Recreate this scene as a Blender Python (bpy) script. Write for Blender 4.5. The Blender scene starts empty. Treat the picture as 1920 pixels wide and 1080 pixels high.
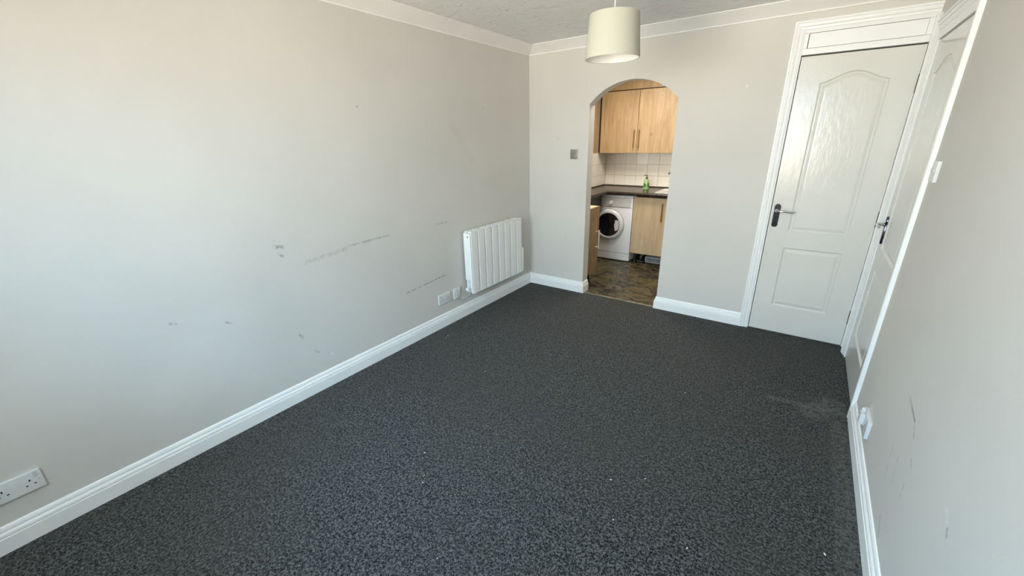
import bpy, bmesh, math, random, mathutils.geometry
from mathutils import Vector, Matrix
C = bpy.context.scene.collection
PI = math.pi
random.seed(7)

# ------------------------------------------------------------------ camera, world, lights, exposure
cam_d = bpy.data.cameras.new('camera'); cam = bpy.data.objects.new('camera', cam_d); C.objects.link(cam)
cam_d.sensor_width = 36.0; cam_d.lens = 759.79 / 1920 * 36.0; cam_d.clip_start = 0.02
_r = Vector((0.81593803, 0.5777916, -0.02004974)); _u = Vector((-0.18382262, 0.29215606, 0.93853827)); _f = Vector((-0.54813718, 0.76210347, -0.34459241))
cam.matrix_world = Matrix(((_r.x, _u.x, -_f.x, 2.34763), (_r.y, _u.y, -_f.y, -3.61864), (_r.z, _u.z, -_f.z, 1.50947), (0, 0, 0, 1)))
bpy.context.scene.camera = cam

w = bpy.data.worlds.new('sky'); bpy.context.scene.world = w; w.use_nodes = True
wn = w.node_tree; wb = wn.nodes['Background']
wg = wn.nodes.new('ShaderNodeTexCoord'); ws = wn.nodes.new('ShaderNodeSeparateXYZ'); wr = wn.nodes.new('ShaderNodeValToRGB')
wn.links.new(wg.outputs['Generated'], ws.inputs[0]); wn.links.new(ws.outputs['Z'], wr.inputs[0]); wn.links.new(wr.outputs[0], wb.inputs[0])
wr.color_ramp.elements[0].position = 0.0; wr.color_ramp.elements[0].color = (0.80, 0.86, 0.92, 1)
wr.color_ramp.elements[1].position = 0.6; wr.color_ramp.elements[1].color = (0.62, 0.78, 1.0, 1)
wb.inputs[1].default_value = 3.0

def area_light(name, loc, rot, sx, sy, power, color, spread=PI):
    d = bpy.data.lights.new(name, 'AREA'); d.shape = 'RECTANGLE'; d.size = sx; d.size_y = sy
    d.energy = power; d.color = color; d.spread = spread
    o = bpy.data.objects.new(name, d); C.objects.link(o); o.location = loc; o.rotation_euler = rot
    return o
# daylight through the window behind the photographer: sky part slants down, garden bounce slants up
area_light('window_daylight', (1.44, -4.66, 1.60), (math.radians(90 - 40), 0, 0), 1.62, 1.3, 72, (0.46, 0.76, 1.0), math.radians(131))
area_light('garden_bounce', (1.44, -4.66, 1.30), (math.radians(90 + 26), 0, 0), 1.62, 1.1, 48, (1.0, 0.79, 0.53), math.radians(98))
# the kitchen's own ceiling lamp
area_light('kitchen_lamp_light', (0.74, 0.64, 2.21), (0, 0, 0), 0.5, 0.5, 29, (1.0, 0.93, 0.83))

sc = bpy.context.scene
sc.view_settings.view_transform = 'Standard'; sc.view_settings.look = 'None'
sc.view_settings.gamma = 1.0; sc.view_settings.use_curve_mapping = False
sc.view_settings.exposure = 0.0

W = 2.789; H = 2.306; YB = -4.45           # room width, ceiling height, back wall
HC = 2.235; HS = 0.1135; TS = 0.018        # coving bottom, skirting height and thickness
AX0, AX1, AZ, AR = 0.64, 1.395, 1.955, 0.510   # arch
AW = 0.11                                   # thickness of arch wall
KX0, KX1, KY1 = 0.03, 2.00, 1.87            # kitchen

# ------------------------------------------------------------------ materials
class NT:
    def __init__(s, m): s.t = m.node_tree; s.n = s.t.nodes; s.l = s.t.links
    def node(s, t, **k):
        x = s.n.new(t)
        for a, b in k.items(): setattr(x, a, b)
        return x
    def link(s, a, b): s.l.new(a, b)
    def math(s, op, a, b=None, clamp=False):
        x = s.n.new('ShaderNodeMath'); x.operation = op; x.use_clamp = clamp
        for i, v in enumerate((a, b)):
            if v is None: continue
            if isinstance(v, (int, float)): x.inputs[i].default_value = v
            else: s.l.new(v, x.inputs[i])
        return x.outputs[0]
    def vmath(s, op, a, b=None, scale=None):
        x = s.n.new('ShaderNodeVectorMath'); x.operation = op
        for i, v in enumerate((a, b)):
            if v is None: continue
            if isinstance(v, (tuple, Vector)): x.inputs[i].default_value = v
            else: s.l.new(v, x.inputs[i])
        if scale is not None:
            if isinstance(scale, (int, float)): x.inputs['Scale'].default_value = scale
            else: s.l.new(scale, x.inputs['Scale'])
        return x
    def rng(s, v, a, b, c=0., d=1., smooth=True):
        x = s.n.new('ShaderNodeMapRange'); x.interpolation_type = 'SMOOTHSTEP' if smooth else 'LINEAR'
        s.l.new(v, x.inputs[0])
        for i, q in enumerate((a, b, c, d)): x.inputs[i + 1].default_value = q
        return x.outputs[0]
    def mix(s, f, a, b, mode='MIX'):
        x = s.n.new('ShaderNodeMix'); x.data_type = 'RGBA'; x.blend_type = mode
        for i, v in ((0, f), (6, a), (7, b)):
            if isinstance(v, (int, float)): x.inputs[i].default_value = v
            elif isinstance(v, tuple): x.inputs[i].default_value = (*v, 1) if len(v) == 3 else v
            else: s.l.new(v, x.inputs[i])
        return x.outputs[2]
    def noise(s, scale, detail=2, vec=None, rough=0.5, dist=0.0):
        x = s.n.new('ShaderNodeTexNoise'); x.inputs['Scale'].default_value = scale; x.inputs['Detail'].default_value = detail
        x.inputs['Roughness'].default_value = rough; x.inputs['Distortion'].default_value = dist
        if vec is not None: s.l.new(vec, x.inputs['Vector'])
        return x.outputs[0]
    def coord(s, scale=(1, 1, 1)):
        g = s.n.new('ShaderNodeTexCoord'); m = s.n.new('ShaderNodeMapping'); m.inputs['Scale'].default_value = scale
        s.l.new(g.outputs['Object'], m.inputs[0]); return m.outputs[0]

def mat(name, col, rough=0.5, metal=0.0, spec=0.5, var=0.0, vscale=3.0, bump=0.0, bscale=200.0, coat=0.0, trans=0.0):
    m = bpy.data.materials.new(name); m.use_nodes = True; t = NT(m); b = t.n['Principled BSDF']
    b.inputs['Roughness'].default_value = rough; b.inputs['Metallic'].default_value = metal
    b.inputs['Specular IOR Level'].default_value = spec; b.inputs['Coat Weight'].default_value = coat
    b.inputs['Transmission Weight'].default_value = trans
    co = t.coord()
    f = t.rng(t.noise(vscale, 3, co), 0.3, 0.7)
    v = max(var, 0.015)
    c = t.mix(f, tuple(x * (1 - v) for x in col), tuple(min(1, x * (1 + v)) for x in col)); t.link(c, b.inputs['Base Color'])
    if bump:
        bp = t.node('ShaderNodeBump'); bp.inputs['Strength'].default_value = bump; bp.inputs['Distance'].default_value = 0.002
        t.link(t.noise(bscale, 2, co), bp.inputs['Height']); t.link(bp.outputs[0], b.inputs['Normal'])
    m['c'] = 1
    return m

def seg_mask(t, P, a, b, wid, streak=0.5, seed=0.0):
    """soft mark of half-width wid along a-b in object space, broken up by noise"""
    a = Vector(a); b = Vector(b); ab = b - a
    pa = t.vmath('SUBTRACT', P, tuple(a)).outputs[0]
    h = t.math('MULTIPLY', t.vmath('DOT_PRODUCT', pa, tuple(ab)).outputs['Value'], 1.0 / max(ab.length_squared, 1e-9), clamp=True)
    pr = t.vmath('SCALE', tuple(ab), None, h).outputs[0]
    d = t.vmath('LENGTH', t.vmath('SUBTRACT', pa, pr).outputs[0]).outputs['Value']
    m = t.rng(d, wid * 0.3, wid, 1.0, 0.0)
    n = t.rng(t.noise(38 + seed, 3, P), 0.5 - streak * 0.35, 0.62, 0.0, 1.0)
    return t.math('MULTIPLY', m, n)

def paint(name, col, marks=(), dirt=0.03, rough=0.72, bump=0.25):
    m = mat(name, col, rough=rough, spec=0.3, var=dirt, vscale=1.6)
    t = NT(m); b = t.n['Principled BSDF']; src = b.inputs['Base Color'].links[0].from_socket
    P = t.coord()
    for k, (a, c, wid, dark, colr) in enumerate(marks):
        f = t.math('MULTIPLY', seg_mask(t, P, a, c, wid, 0.5, k * 3.7), dark)
        src = t.mix(f, src, colr)
    t.link(src, b.inputs['Base Color'])
    bp = t.node('ShaderNodeBump'); bp.inputs['Strength'].default_value = bump; bp.inputs['Distance'].default_value = 0.0012
    h = t.math('ADD', t.noise(160, 3, P), t.math('MULTIPLY', t.noise(9, 3, P), 1.6))
    t.link(h, bp.inputs['Height']); t.link(bp.outputs[0], b.inputs['Normal'])
    return m

WALLC = (0.675, 0.655, 0.610)
GR = (0.24, 0.235, 0.23); PALE = (0.85, 0.86, 0.86); BR = (0.34, 0.31, 0.27)
M = {}
M['wall_l'] = paint('warm_grey_wall_paint_left', WALLC, [
    ((0, -2.17, .883), (0, -1.83, .89), .010, .55, GR), ((0, -2.45, .845), (0, -2.17, .87), .018, .3, GR),
    ((0, -1.73, .420), (0, -1.31, .448), .007, .85, GR), ((0, -1.36, .886), (0, -1.25, .887), .012, .35, GR),
    ((0, -2.60, .975), (0, -2.56, .965), .016, .7, GR), ((0, -2.585, .93), (0, -2.57, .915), .012, .6, GR),
    ((0, -2.40, .215), (0, -2.385, .20), .012, .9, PALE), ((0, -2.92, .64), (0, -2.90, .63), .010, .5, GR),
    ((0, -3.14, .72), (0, -3.12, .71), .010, .5, GR), ((0, -2.57, .42), (0, -2.56, .40), .012, .5, GR), ((0, -2.50, .28), (0, -2.48, .26), .010, .6, GR),
    ((0, -1.40, .62), (0, -1.25, .60), .006, .3, PALE), ((0, -1.95, 1.72), (0, -1.945, 1.715), .008, .7, GR),
    ((0, -0.72, 1.76), (0, -0.715, 1.755), .008, .5, GR), ((0, -1.1, 1.62), (0, -0.9, 1.35), .05, .10, BR)])
M['wall_f'] = paint('warm_grey_wall_paint_far', WALLC, [
    ((1.86, 0, 1.84), (1.865, 0, 1.83), .012, .8, PALE), ((0.30, 0, 1.52), (0.34, 0, 1.50), .02, .15, GR)])
M['wall_r'] = paint('warm_grey_wall_paint_right', WALLC, [
    ((W, -1.80, .61), (W, -1.925, .59), .008, .8, GR), ((W, -1.925, .59), (W, -1.97, .555), .008, .5, GR),
    ((W, -2.02, .50), (W, -2.06, .48), .01, .4, GR), ((W, -1.90, .42), (W, -1.93, .33), .006, .35, GR),
    ((W, -2.04, .42), (W, -2.05, .36), .006, .5, GR), ((W, -1.80, .42), (W, -1.85, .28), .006, .4, GR),
    ((W, -1.95, .18), (W, -2.0, .14), .012, .4, GR), ((W, -2.36, .60), (W, -2.39, .58), .012, .6, PALE), ((W, -2.40, .575), (W, -2.41, .565), .01, .6, GR)])
M['wall'] = paint('warm_grey_wall_paint', WALLC)
M['wall_k'] = paint('cream_kitchen_wall_paint', (0.62, 0.53, 0.40))
M['jamb'] = M['wall']
M['trim'] = mat('white_trim_paint', (0.93, 0.935, 0.92), rough=0.35, var=0.012, vscale=6)
M['cove'] = mat('white_coving_paint', (0.90, 0.895, 0.87), rough=0.6, var=0.02, vscale=5)
M['gap'] = mat('painted_gap_shade', (0.012, 0.011, 0.010), rough=0.9)
M['plastic'] = mat('white_plastic', (0.75, 0.76, 0.75), rough=0.3, var=0.02, vscale=30)
M['plastic_grey'] = mat('grey_white_plastic', (0.60, 0.61, 0.60), rough=0.35)
M['rad'] = mat('white_radiator_enamel', (0.93, 0.94, 0.92), rough=0.32)
M['chrome'] = mat('chrome', (0.62, 0.62, 0.62), rough=0.12, metal=1.0)
M['darkchrome'] = mat('tarnished_dark_chrome', (0.10, 0.10, 0.13), rough=0.14, metal=1.0, var=0.4, vscale=60)
M['brushed'] = mat('brushed_steel', (0.36, 0.35, 0.31), rough=0.35, metal=0.7, var=0.08, vscale=90)
M['steel'] = mat('sink_steel', (0.93, 0.93, 0.90), rough=0.42, metal=0.55, var=0.03)
M['black'] = mat('black_rubber', (0.01, 0.01, 0.012), rough=0.5)
M['slot'] = mat('dark_slot', (0.02, 0.02, 0.02), rough=0.8)
M['wm'] = mat('white_appliance_enamel', (0.72, 0.73, 0.74), rough=0.3)
M['wmring'] = mat('silver_grey_door_ring', (0.62, 0.63, 0.64), rough=0.28)
M['wmpanel'] = mat('pale_grey_control_panel', (0.60, 0.60, 0.58), rough=0.4)
M['glass_dark'] = mat('dark_porthole_glass', (0.008, 0.008, 0.011), rough=0.06, coat=1.0)
M['tile'] = mat('cream_glazed_tile', (0.86, 0.82, 0.73), rough=0.14, var=0.03, vscale=8, bump=0.05, bscale=30)
M['tile_reflection'] = mat('cream_tile_painted_reflection', (0.97, 0.96, 0.90), rough=0.12, var=0.02, vscale=12)  # cream tile with a reflection put into its colour
M['grout'] = mat('grey_beige_grout', (0.42, 0.37, 0.29), rough=0.9, bump=0.2)
M['pipe'] = mat('grey_waste_pipe', (0.10, 0.10, 0.10), rough=0.5)
M['brass'] = mat('aged_brass_handle', (0.30, 0.19, 0.08), rough=0.35, metal=0.8)
M['nickel'] = mat('pale_satin_handle', (0.80, 0.72, 0.58), rough=0.3, metal=0.6)
M['redshadow'] = mat('dark_red_painted_gap_shadow', (0.045, 0.008, 0.006), rough=0.8)  # shadow in the gap beside the wall cabinet doors, put into carcass colour
M['bulb'] = mat('opal_bulb_glass', (0.85, 0.85, 0.82), rough=0.2)
M['pump'] = mat('olive_grey_pump', (0.10, 0.085, 0.035), rough=0.4)
M['label'] = mat('dark_green_bottle_print', (0.06, 0.20, 0.04), rough=0.5)
M['lint'] = mat('pale_lint', (0.75, 0.74, 0.70), rough=0.9)

def wood(name, c1, c2, rough=0.45, axis='z'):
    m = bpy.data.materials.new(name); m.use_nodes = True; t = NT(m); b = t.n['Principled BSDF']
    b.inputs['Roughness'].default_value = rough
    co = t.coord((14, 14, 1.1) if axis == 'z' else (1.1, 14, 14))
    f = t.rng(t.noise(1.6, 5, co, 0.62, 0.7), 0.28, 0.74)
    c = t.mix(f, c1, c2)
    g = t.rng(t.noise(9, 3, co, 0.6), 0.35, 0.7); c = t.mix(t.math('MULTIPLY', g, 0.25), c, tuple(x * 0.72 for x in c1))
    kn = t.node('ShaderNodeTexVoronoi'); kn.inputs['Scale'].default_value = 3.2; t.link(t.coord((1, 1, .8)), kn.inputs['Vector'])
    k = t.rng(kn.outputs['Distance'], 0.03, 0.085, 0.55, 0.0); c = t.mix(k, c, tuple(x * 0.55 for x in c1))
    t.link(c, b.inputs['Base Color']); return m
M['wood'] = wood('light_beech_laminate', (0.34, 0.225, 0.112), (0.50, 0.36, 0.20))
M['wood_low'] = wood('pale_maple_laminate', (0.47, 0.345, 0.205), (0.58, 0.45, 0.29))
M['wood_shaded'] = wood('brown_laminate_painted_shade', (0.24, 0.145, 0.075), (0.42, 0.29, 0.165))  # darker copy of the cabinet wood, shade on the left door painted in
M['wood_top'] = wood('raw_pale_board', (0.72, 0.50, 0.30), (0.84, 0.62, 0.40), 0.6, 'x')

def worktop_mat():
    m = bpy.data.materials.new('dark_mottled_worktop'); m.use_nodes = True; t = NT(m); b = t.n['Principled BSDF']
    b.inputs['Roughness'].default_value = 0.28
    co = t.coord(); f = t.rng(t.noise(22, 5, co, 0.7, 0.4), 0.38, 0.66)
    c = t.mix(f, (0.010, 0.007, 0.005), (0.085, 0.062, 0.040))
    f2 = t.rng(t.noise(60, 3, co), 0.6, 0.7); c = t.mix(t.math('MULTIPLY', f2, .5), c, (0.17, 0.14, 0.085))
    t.link(c, b.inputs['Base Color']); return m
M['worktop'] = worktop_mat()
M['edge'] = mat('near_black_worktop_edge', (0.018, 0.011, 0.009), rough=0.3, var=.5, vscale=25)

def vinyl_mat():
    m = bpy.data.materials.new('brown_slate_vinyl'); m.use_nodes = True; t = NT(m); b = t.n['Principled BSDF']
    co = t.coord((1.0, 1.0, 1)); f = t.rng(t.noise(8, 6, co, 0.65, 1.6), 0.42, 0.62)
    c = t.mix(f, (0.010, 0.008, 0.006), (0.120, 0.094, 0.048))
    f2 = t.rng(t.noise(3.2, 3, co, 0.5, 0.6), 0.45, 0.65); c = t.mix(t.math('MULTIPLY', f2, .55), c, (0.085, 0.075, 0.018))
    f3 = t.rng(t.noise(17, 4, co, 0.6, 1.5), 0.56, 0.68); c = t.mix(t.math('MULTIPLY', f3, .5), c, (0.16, 0.125, 0.075))
    t.link(c, b.inputs['Base Color']); b.inputs['Roughness'].default_value = 0.38
    bp = t.node('ShaderNodeBump'); bp.inputs['Strength'].default_value = 0.3; bp.inputs['Distance'].default_value = 0.001
    t.link(f, bp.inputs['Height']); t.link(bp.outputs[0], b.inputs['Normal']); return m
M['vinyl'] = vinyl_mat()

def carpet_mat():
    m = bpy.data.materials.new('charcoal_loop_carpet'); m.use_nodes = True; t = NT(m); b = t.n['Principled BSDF']
    b.inputs['Roughness'].default_value = 1.0; b.inputs['Specular IOR Level'].default_value = 0.1
    b.inputs['Sheen Weight'].default_value = 0.12; b.inputs['Sheen Roughness'].default_value = 0.5
    co = t.coord(); n1 = t.noise(112, 2, co, 0.6, 0.9)
    f = t.rng(n1, 0.43, 0.63); c = t.mix(f, (0.0015, 0.0017, 0.002), (0.120, 0.121, 0.113))
    f2 = t.rng(t.noise(260, 2, co), 0.58, 0.75); c = t.mix(t.math('MULTIPLY', f2, .55), c, (0.28, 0.285, 0.285))
    big = t.rng(t.noise(1.3, 3, co), 0.35, 0.7); c = t.mix(t.math('MULTIPLY', big, 0.35), c, (0.050, 0.047, 0.036))
    # dusty worn strip beside the right-hand door and skirting
    P = t.coord()
    for (a, d, wd, k) in (((2.70, -0.9, 0), (2.62, -1.05, 0), .10, .5), ((2.73, -1.1, 0), (2.74, -2.6, 0), .06, .35), ((2.4, -1.02, 0), (2.75, -0.98, 0), .035, .45)):
        c = t.mix(t.math('MULTIPLY', seg_mask(t, P, a, d, wd, .5), k), c, (0.17, 0.17, 0.15))
    t.link(c, b.inputs['Base Color'])
    bp = t.node('ShaderNodeBump'); bp.inputs['Strength'].default_value = 1.0; bp.inputs['Distance'].default_value = 0.008
    t.link(t.math('ADD', n1, t.math('MULTIPLY', t.noise(240, 2, co), .5)), bp.inputs['Height']); t.link(bp.outputs[0], b.inputs['Normal']); return m
M['carpet'] = carpet_mat()

def artex_mat():
    m = bpy.data.materials.new('textured_ceiling_paint'); m.use_nodes = True; t = NT(m); b = t.n['Principled BSDF']
    b.inputs['Roughness'].default_value = 0.55
    co = t.coord((1.0, 2.6, 1)); n = t.noise(9, 5, co, 0.62, 1.6)
    f = t.rng(n, 0.57, 0.68); c = t.mix(f, (0.86, 0.87, 0.87), (1.0, 1.0, 1.0)); t.link(c, b.inputs['Base Color'])  # whitened ridges: glints on the raised texture put into the colour
    bp = t.node('ShaderNodeBump'); bp.inputs['Strength'].default_value = 0.9; bp.inputs['Distance'].default_value = 0.009
    t.link(t.math('ADD', t.rng(n, 0.52, 0.72), t.math('MULTIPLY', t.noise(40, 3, co), 0.3)), bp.inputs['Height'])
    t.link(bp.outputs[0], b.inputs['Normal']); return m
M['ceiling'] = artex_mat()

def gloss_door_mat(nm, rough):
    m = bpy.data.materials.new(nm); m.use_nodes = True; t = NT(m); b = t.n['Principled BSDF']
    b.inputs['Roughness'].default_value = rough; b.inputs['Specular IOR Level'].default_value = 0.4
    co = t.coord((24, 24, 1.6)); n = t.noise(5, 4, co, .6)
    c = t.mix(t.rng(t.noise(2.5, 3, t.coord()), .3, .7), (0.73, 0.72, 0.67), (0.77, 0.76, 0.71)); t.link(c, b.inputs['Base Color'])
    bp = t.node('ShaderNodeBump'); bp.inputs['Strength'].default_value = 0.35; bp.inputs['Distance'].default_value = 0.0015
    t.link(t.math('ADD', n, t.math('MULTIPLY', t.noise(34, 3, t.coord((1, 1, .5))), 2.4)), bp.inputs['Height']); t.link(bp.outputs[0], b.inputs['Normal']); return m
M['door'] = gloss_door_mat('white_gloss_door_paint', 0.19)

def shade_mat():
    m = bpy.data.materials.new('cream_fabric_shade'); m.use_nodes = True; t = NT(m); b = t.n['Principled BSDF']
    b.inputs['Base Color'].default_value = (0.80, 0.80, 0.62, 1); b.inputs['Roughness'].default_value = 0.9
    tr = t.node('ShaderNodeBsdfTranslucent'); tr.inputs[0].default_value = (0.86, 0.86, 0.76, 1)
    mx = t.node('ShaderNodeMixShader'); mx.inputs[0].default_value = 0.45
    t.link(b.outputs[0], mx.inputs[1]); t.link(tr.outputs[0], mx.inputs[2]); t.link(mx.outputs[0], t.n['Material Output'].inputs[0])
    co = t.coord((1, 1, 1)); n = t.noise(260, 2, co); c = t.mix(n, (0.66, 0.66, 0.59), (0.74, 0.74, 0.67)); t.link(c, b.inputs['Base Color']); return m
M['shade'] = shade_mat()

def glass_mat(nm, col, alpha=1.0):
    m = bpy.data.materials.new(nm); m.use_nodes = True; t = NT(m); b = t.n['Principled BSDF']
    b.inputs['Base Color'].default_value = (*col, 1); b.inputs['Roughness'].default_value = 0.03; b.inputs['Transmission Weight'].default_value = 1.0
    b.inputs['IOR'].default_value = 1.35
    return m
M['bottle'] = mat('clear_green_soap', (0.36, 0.56, 0.24), rough=0.12, coat=0.6, trans=0.25)

def pane_mat():
    m = bpy.data.materials.new('window_glass'); m.use_nodes = True; t = NT(m)
    tr = t.node('ShaderNodeBsdfTransparent'); gl = t.node('ShaderNodeBsdfGlossy'); gl.inputs['Roughness'].default_value = 0.02
    mx = t.node('ShaderNodeMixShader'); fr = t.node('ShaderNodeFresnel'); fr.inputs[0].default_value = 1.3
    t.link(fr.outputs[0], mx.inputs[0]); t.link(tr.outputs[0], mx.inputs[1]); t.link(gl.outputs[0], mx.inputs[2]); t.link(mx.outputs[0], t.n['Material Output'].inputs[0])
    return m
M['pane'] = pane_mat()

# ------------------------------------------------------------------ mesh helpers
def cap(bm, *loops):
    flat = [v for L in loops for v in L]
    for a, b, c in mathutils.geometry.tessellate_polygon([[v.co.copy() for v in L] for L in loops]):
        try: bm.faces.new((flat[a], flat[b], flat[c]))
        except ValueError: pass
def obj(name, bm, m, parent=None, loc=(0, 0, 0), smooth=False, rot=None):
    me = bpy.data.meshes.new(name); bmesh.ops.recalc_face_normals(bm, faces=bm.faces); bm.to_mesh(me); bm.free()
    for mm in (m if isinstance(m, (list, tuple)) else [m]): me.materials.append(mm)
    if smooth:
        for p in me.polygons: p.use_smooth = True
        me.set_sharp_from_angle(angle=math.radians(38))
    o = bpy.data.objects.new(name, me); C.objects.link(o); o.location = loc
    if rot: o.rotation_euler = rot
    if parent: o.parent = parent
    return o
def tag(o, label, cat, group=None):
    o['label'] = label; o['category'] = cat
    if group: o['group'] = group
    return o
def thing(name, label, cat, loc=(0, 0, 0), group=None, rot=None):
    o = bpy.data.objects.new(name, None); C.objects.link(o); o.location = loc; o.empty_display_size = 0.05
    if rot: o.rotation_euler = rot
    return tag(o, label, cat, group)
def struct(name, bm=None, m=None, parent=None, **k):
    if bm is None:
        o = bpy.data.objects.new(name, None); C.objects.link(o); o.empty_display_size = 0.05
    else: o = obj(name, bm, m, parent, **k)
    o['kind'] = 'structure'; return o
def add_box(bm, a, b, bev=0.0, seg=2, mi=0):
    x0, y0, z0 = (min(a[i], b[i]) for i in range(3)); x1, y1, z1 = (max(a[i], b[i]) for i in range(3))
    v = [bm.verts.new(p) for p in ((x0,y0,z0),(x1,y0,z0),(x1,y1,z0),(x0,y1,z0),(x0,y0,z1),(x1,y0,z1),(x1,y1,z1),(x0,y1,z1))]
    fs = [bm.faces.new([v[i] for i in q]) for q in ((3,2,1,0),(4,5,6,7),(0,1,5,4),(1,2,6,5),(2,3,7,6),(3,0,4,7))]
    for f in fs: f.material_index = mi
    if bev > 0:
        es = list({e for f in fs for e in f.edges})
        bmesh.ops.bevel(bm, geom=es, offset=bev, segments=seg, profile=0.6, affect='EDGES')
    return bm
def box(a, b, bev=0.0, seg=2): return add_box(bmesh.new(), a, b, bev, seg)
def add_prism(bm, pts, ax, t0, t1):
    """polygon pts (2D) extruded along axis ax from t0 to t1; 2D order: the other two axes in x,y,z order"""
    def P(p, t):
        q = list(p); q.insert(ax, t); return q
    a = [bm.verts.new(P(p, t0)) for p in pts]; b = [bm.verts.new(P(p, t1)) for p in pts]
    n = len(pts)
    for i in range(n): bm.faces.new((a[i], b[i], b[(i+1) % n], a[(i+1) % n]))
    cap(bm, a); cap(bm, b)
    return bm
def prism(pts, ax, t0, t1): return add_prism(bmesh.new(), pts, ax, t0, t1)
def add_tube(bm, pts, r, n=10, cap=True):
    pts = [Vector(p) for p in pts]; rings = []
    rs = r if isinstance(r, (list, tuple)) else [r] * len(pts)
    up = None
    for i, p in enumerate(pts):
        t = (pts[min(i+1, len(pts)-1)] - pts[max(i-1, 0)]).normalized()
        if up is None: up = Vector((0, 0, 1)) if abs(t.z) < .9 else Vector((1, 0, 0))
        s = t.cross(up).normalized(); u2 = s.cross(t).normalized(); up = u2
        rings.append([bm.verts.new(p + rs[i] * (math.cos(2*PI*k/n) * s + math.sin(2*PI*k/n) * u2)) for k in range(n)])
    for a, b in zip(rings, rings[1:]):
        for k in range(n): bm.faces.new((a[k], a[(k+1) % n], b[(k+1) % n], b[k]))
    if cap: bm.faces.new(rings[0][::-1]); bm.faces.new(rings[-1])
    return bm
def tube(pts, r, n=10): return add_tube(bmesh.new(), pts, r, n)
def add_lathe(bm, prof, n=32, origin=(0, 0, 0), axis='z', closed=False):
    o = Vector(origin); rings = []
    for (r, h) in prof:
        ring = []
        for k in range(n):
            c, s = r * math.cos(2*PI*k/n), r * math.sin(2*PI*k/n)
            v = (c, s, h) if axis == 'z' else ((c, h, s) if axis == 'y' else (h, c, s))
            ring.append(bm.verts.new(o + Vector(v)))
        rings.append(ring)
    pairs = list(zip(rings, rings[1:])) + ([(rings[-1], rings[0])] if closed else [])
    for a, b in pairs:
        for k in range(n): bm.faces.new((a[k], a[(k+1) % n], b[(k+1) % n], b[k]))
    if not closed: bm.faces.new(rings[0]); bm.faces.new(rings[-1][::-1])
    return bm
def lathe(prof, n=32, origin=(0, 0, 0), axis='z', closed=False): return add_lathe(bmesh.new(), prof, n, origin, axis, closed)
def sweep(profs):
    """profs: list of equal-length closed 3D loops, skinned and capped"""
    bm = bmesh.new(); R = [[bm.verts.new(p) for p in q] for q in profs]
    for a, b in zip(R, R[1:]):
        for k in range(len(a)): bm.faces.new((a[k], a[(k+1) % len(a)], b[(k+1) % len(a)], b[k]))
    cap(bm, R[0]); cap(bm, R[-1])
    return bm

# ------------------------------------------------------------------ structure
struct('floor', box((-0.15, YB - .2, -0.05), (W + .15, 0.015, 0)), M['carpet'])
struct('floor_kitchen', box((KX0 - .1, 0.015, -0.05), (W + .15, KY1 + .1, -0.001)), M['vinyl'])
struct('threshold', prism([(0.004, 0), (0.012, 0.004), (0.034, 0.003), (0.042, -0.001)], 0, AX0 + .018, AX1 - .018), mat('worn_olive_brown_edge_strip', (0.17, 0.14, 0.08), rough=0.5, var=.4, vscale=20))['kind'] = 'structure'
struct('ceiling', box((-0.15, YB - .2, H), (W + .15, 0.06, H + .1)), M['ceiling'])
struct('ceiling_kitchen', box((KX0 - .1, 0.06, H + 0.0005), (W + .15, KY1 + .1, H + .1)), M['wall_k'])
struct('wall_left', box((-0.15, YB - .2, 0), (0, 0, H)), M['wall_l'])

DX0, DX1, DZ = 2.140, 2.789, 2.150     # opening in far wall
pts = [(-0.15, 0), (AX0, 0)]
cx = (AX0 + AX1) / 2; zc = AZ - AR
a0 = math.asin((AX1 - AX0) / 2 / AR)
for k in range(25):
    a = -a0 + 2 * a0 * k / 24
    pts.append((cx + AR * math.sin(a), zc + AR * math.cos(a)))
pts += [(AX1, 0), (DX0, 0), (DX0, DZ), (DX1, DZ), (DX1, 0), (W + .15, 0), (W + .15, H), (-0.15, H)]
struct('wall_far', prism(pts, 1, 0, AW), M['wall_f'])
RY0, RY1, RZ = -0.960, -0.160, 2.045   # opening in right wall (y,z)
struct('wall_right', prism([(YB - .2, 0), (RY0, 0), (RY0, RZ), (RY1, RZ), (RY1, 0), (0, 0), (0, H), (YB - .2, H)], 0, W, W + .15), M['wall_r'])
# back wall with the window the daylight comes through
WX0, WX1, WZ0, WZ1 = 0.66, 2.22, 0.86, 2.10
bw = bmesh.new()
for a, b in (((0, 0), (WX0, H)), ((WX1, 0), (W, H)), ((WX0, 0), (WX1, WZ0)), ((WX0, WZ1), (WX1, H))):
    add_box(bw, (a[0], YB - .12, a[1]), (b[0], YB, b[1]))
struct('wall_back', bw, M['wall'])
win = struct('window_1')
fr = bmesh.new(); t = .05
for a, b in (((WX0, WZ0), (WX1, WZ0 + t)), ((WX0, WZ1 - t), (WX1, WZ1)), ((WX0, WZ0 + t), (WX0 + t, WZ1 - t)), ((WX1 - t, WZ0 + t), (WX1, WZ1 - t)), ((1.415, WZ0 + t), (1.465, WZ1 - t))):
    add_box(fr, (a[0], YB - .10, a[1]), (b[0], YB - .05, b[1]), .004, 1)
obj('window_frame', fr, M['trim'], win)
obj('pane', box((WX0 + t, YB - .078, WZ0 + t), (1.415, YB - .072, WZ1 - t)), M['pane'], win)
obj('pane', box((1.465, YB - .078, WZ0 + t), (WX1 - t, YB - .072, WZ1 - t)), M['pane'], win)
obj('window_sill', box((WX0 - .04, YB - .045, WZ0 - .03), (WX1 + .04, YB + .14, WZ0 - .001), .006), M['trim'], win)

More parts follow.
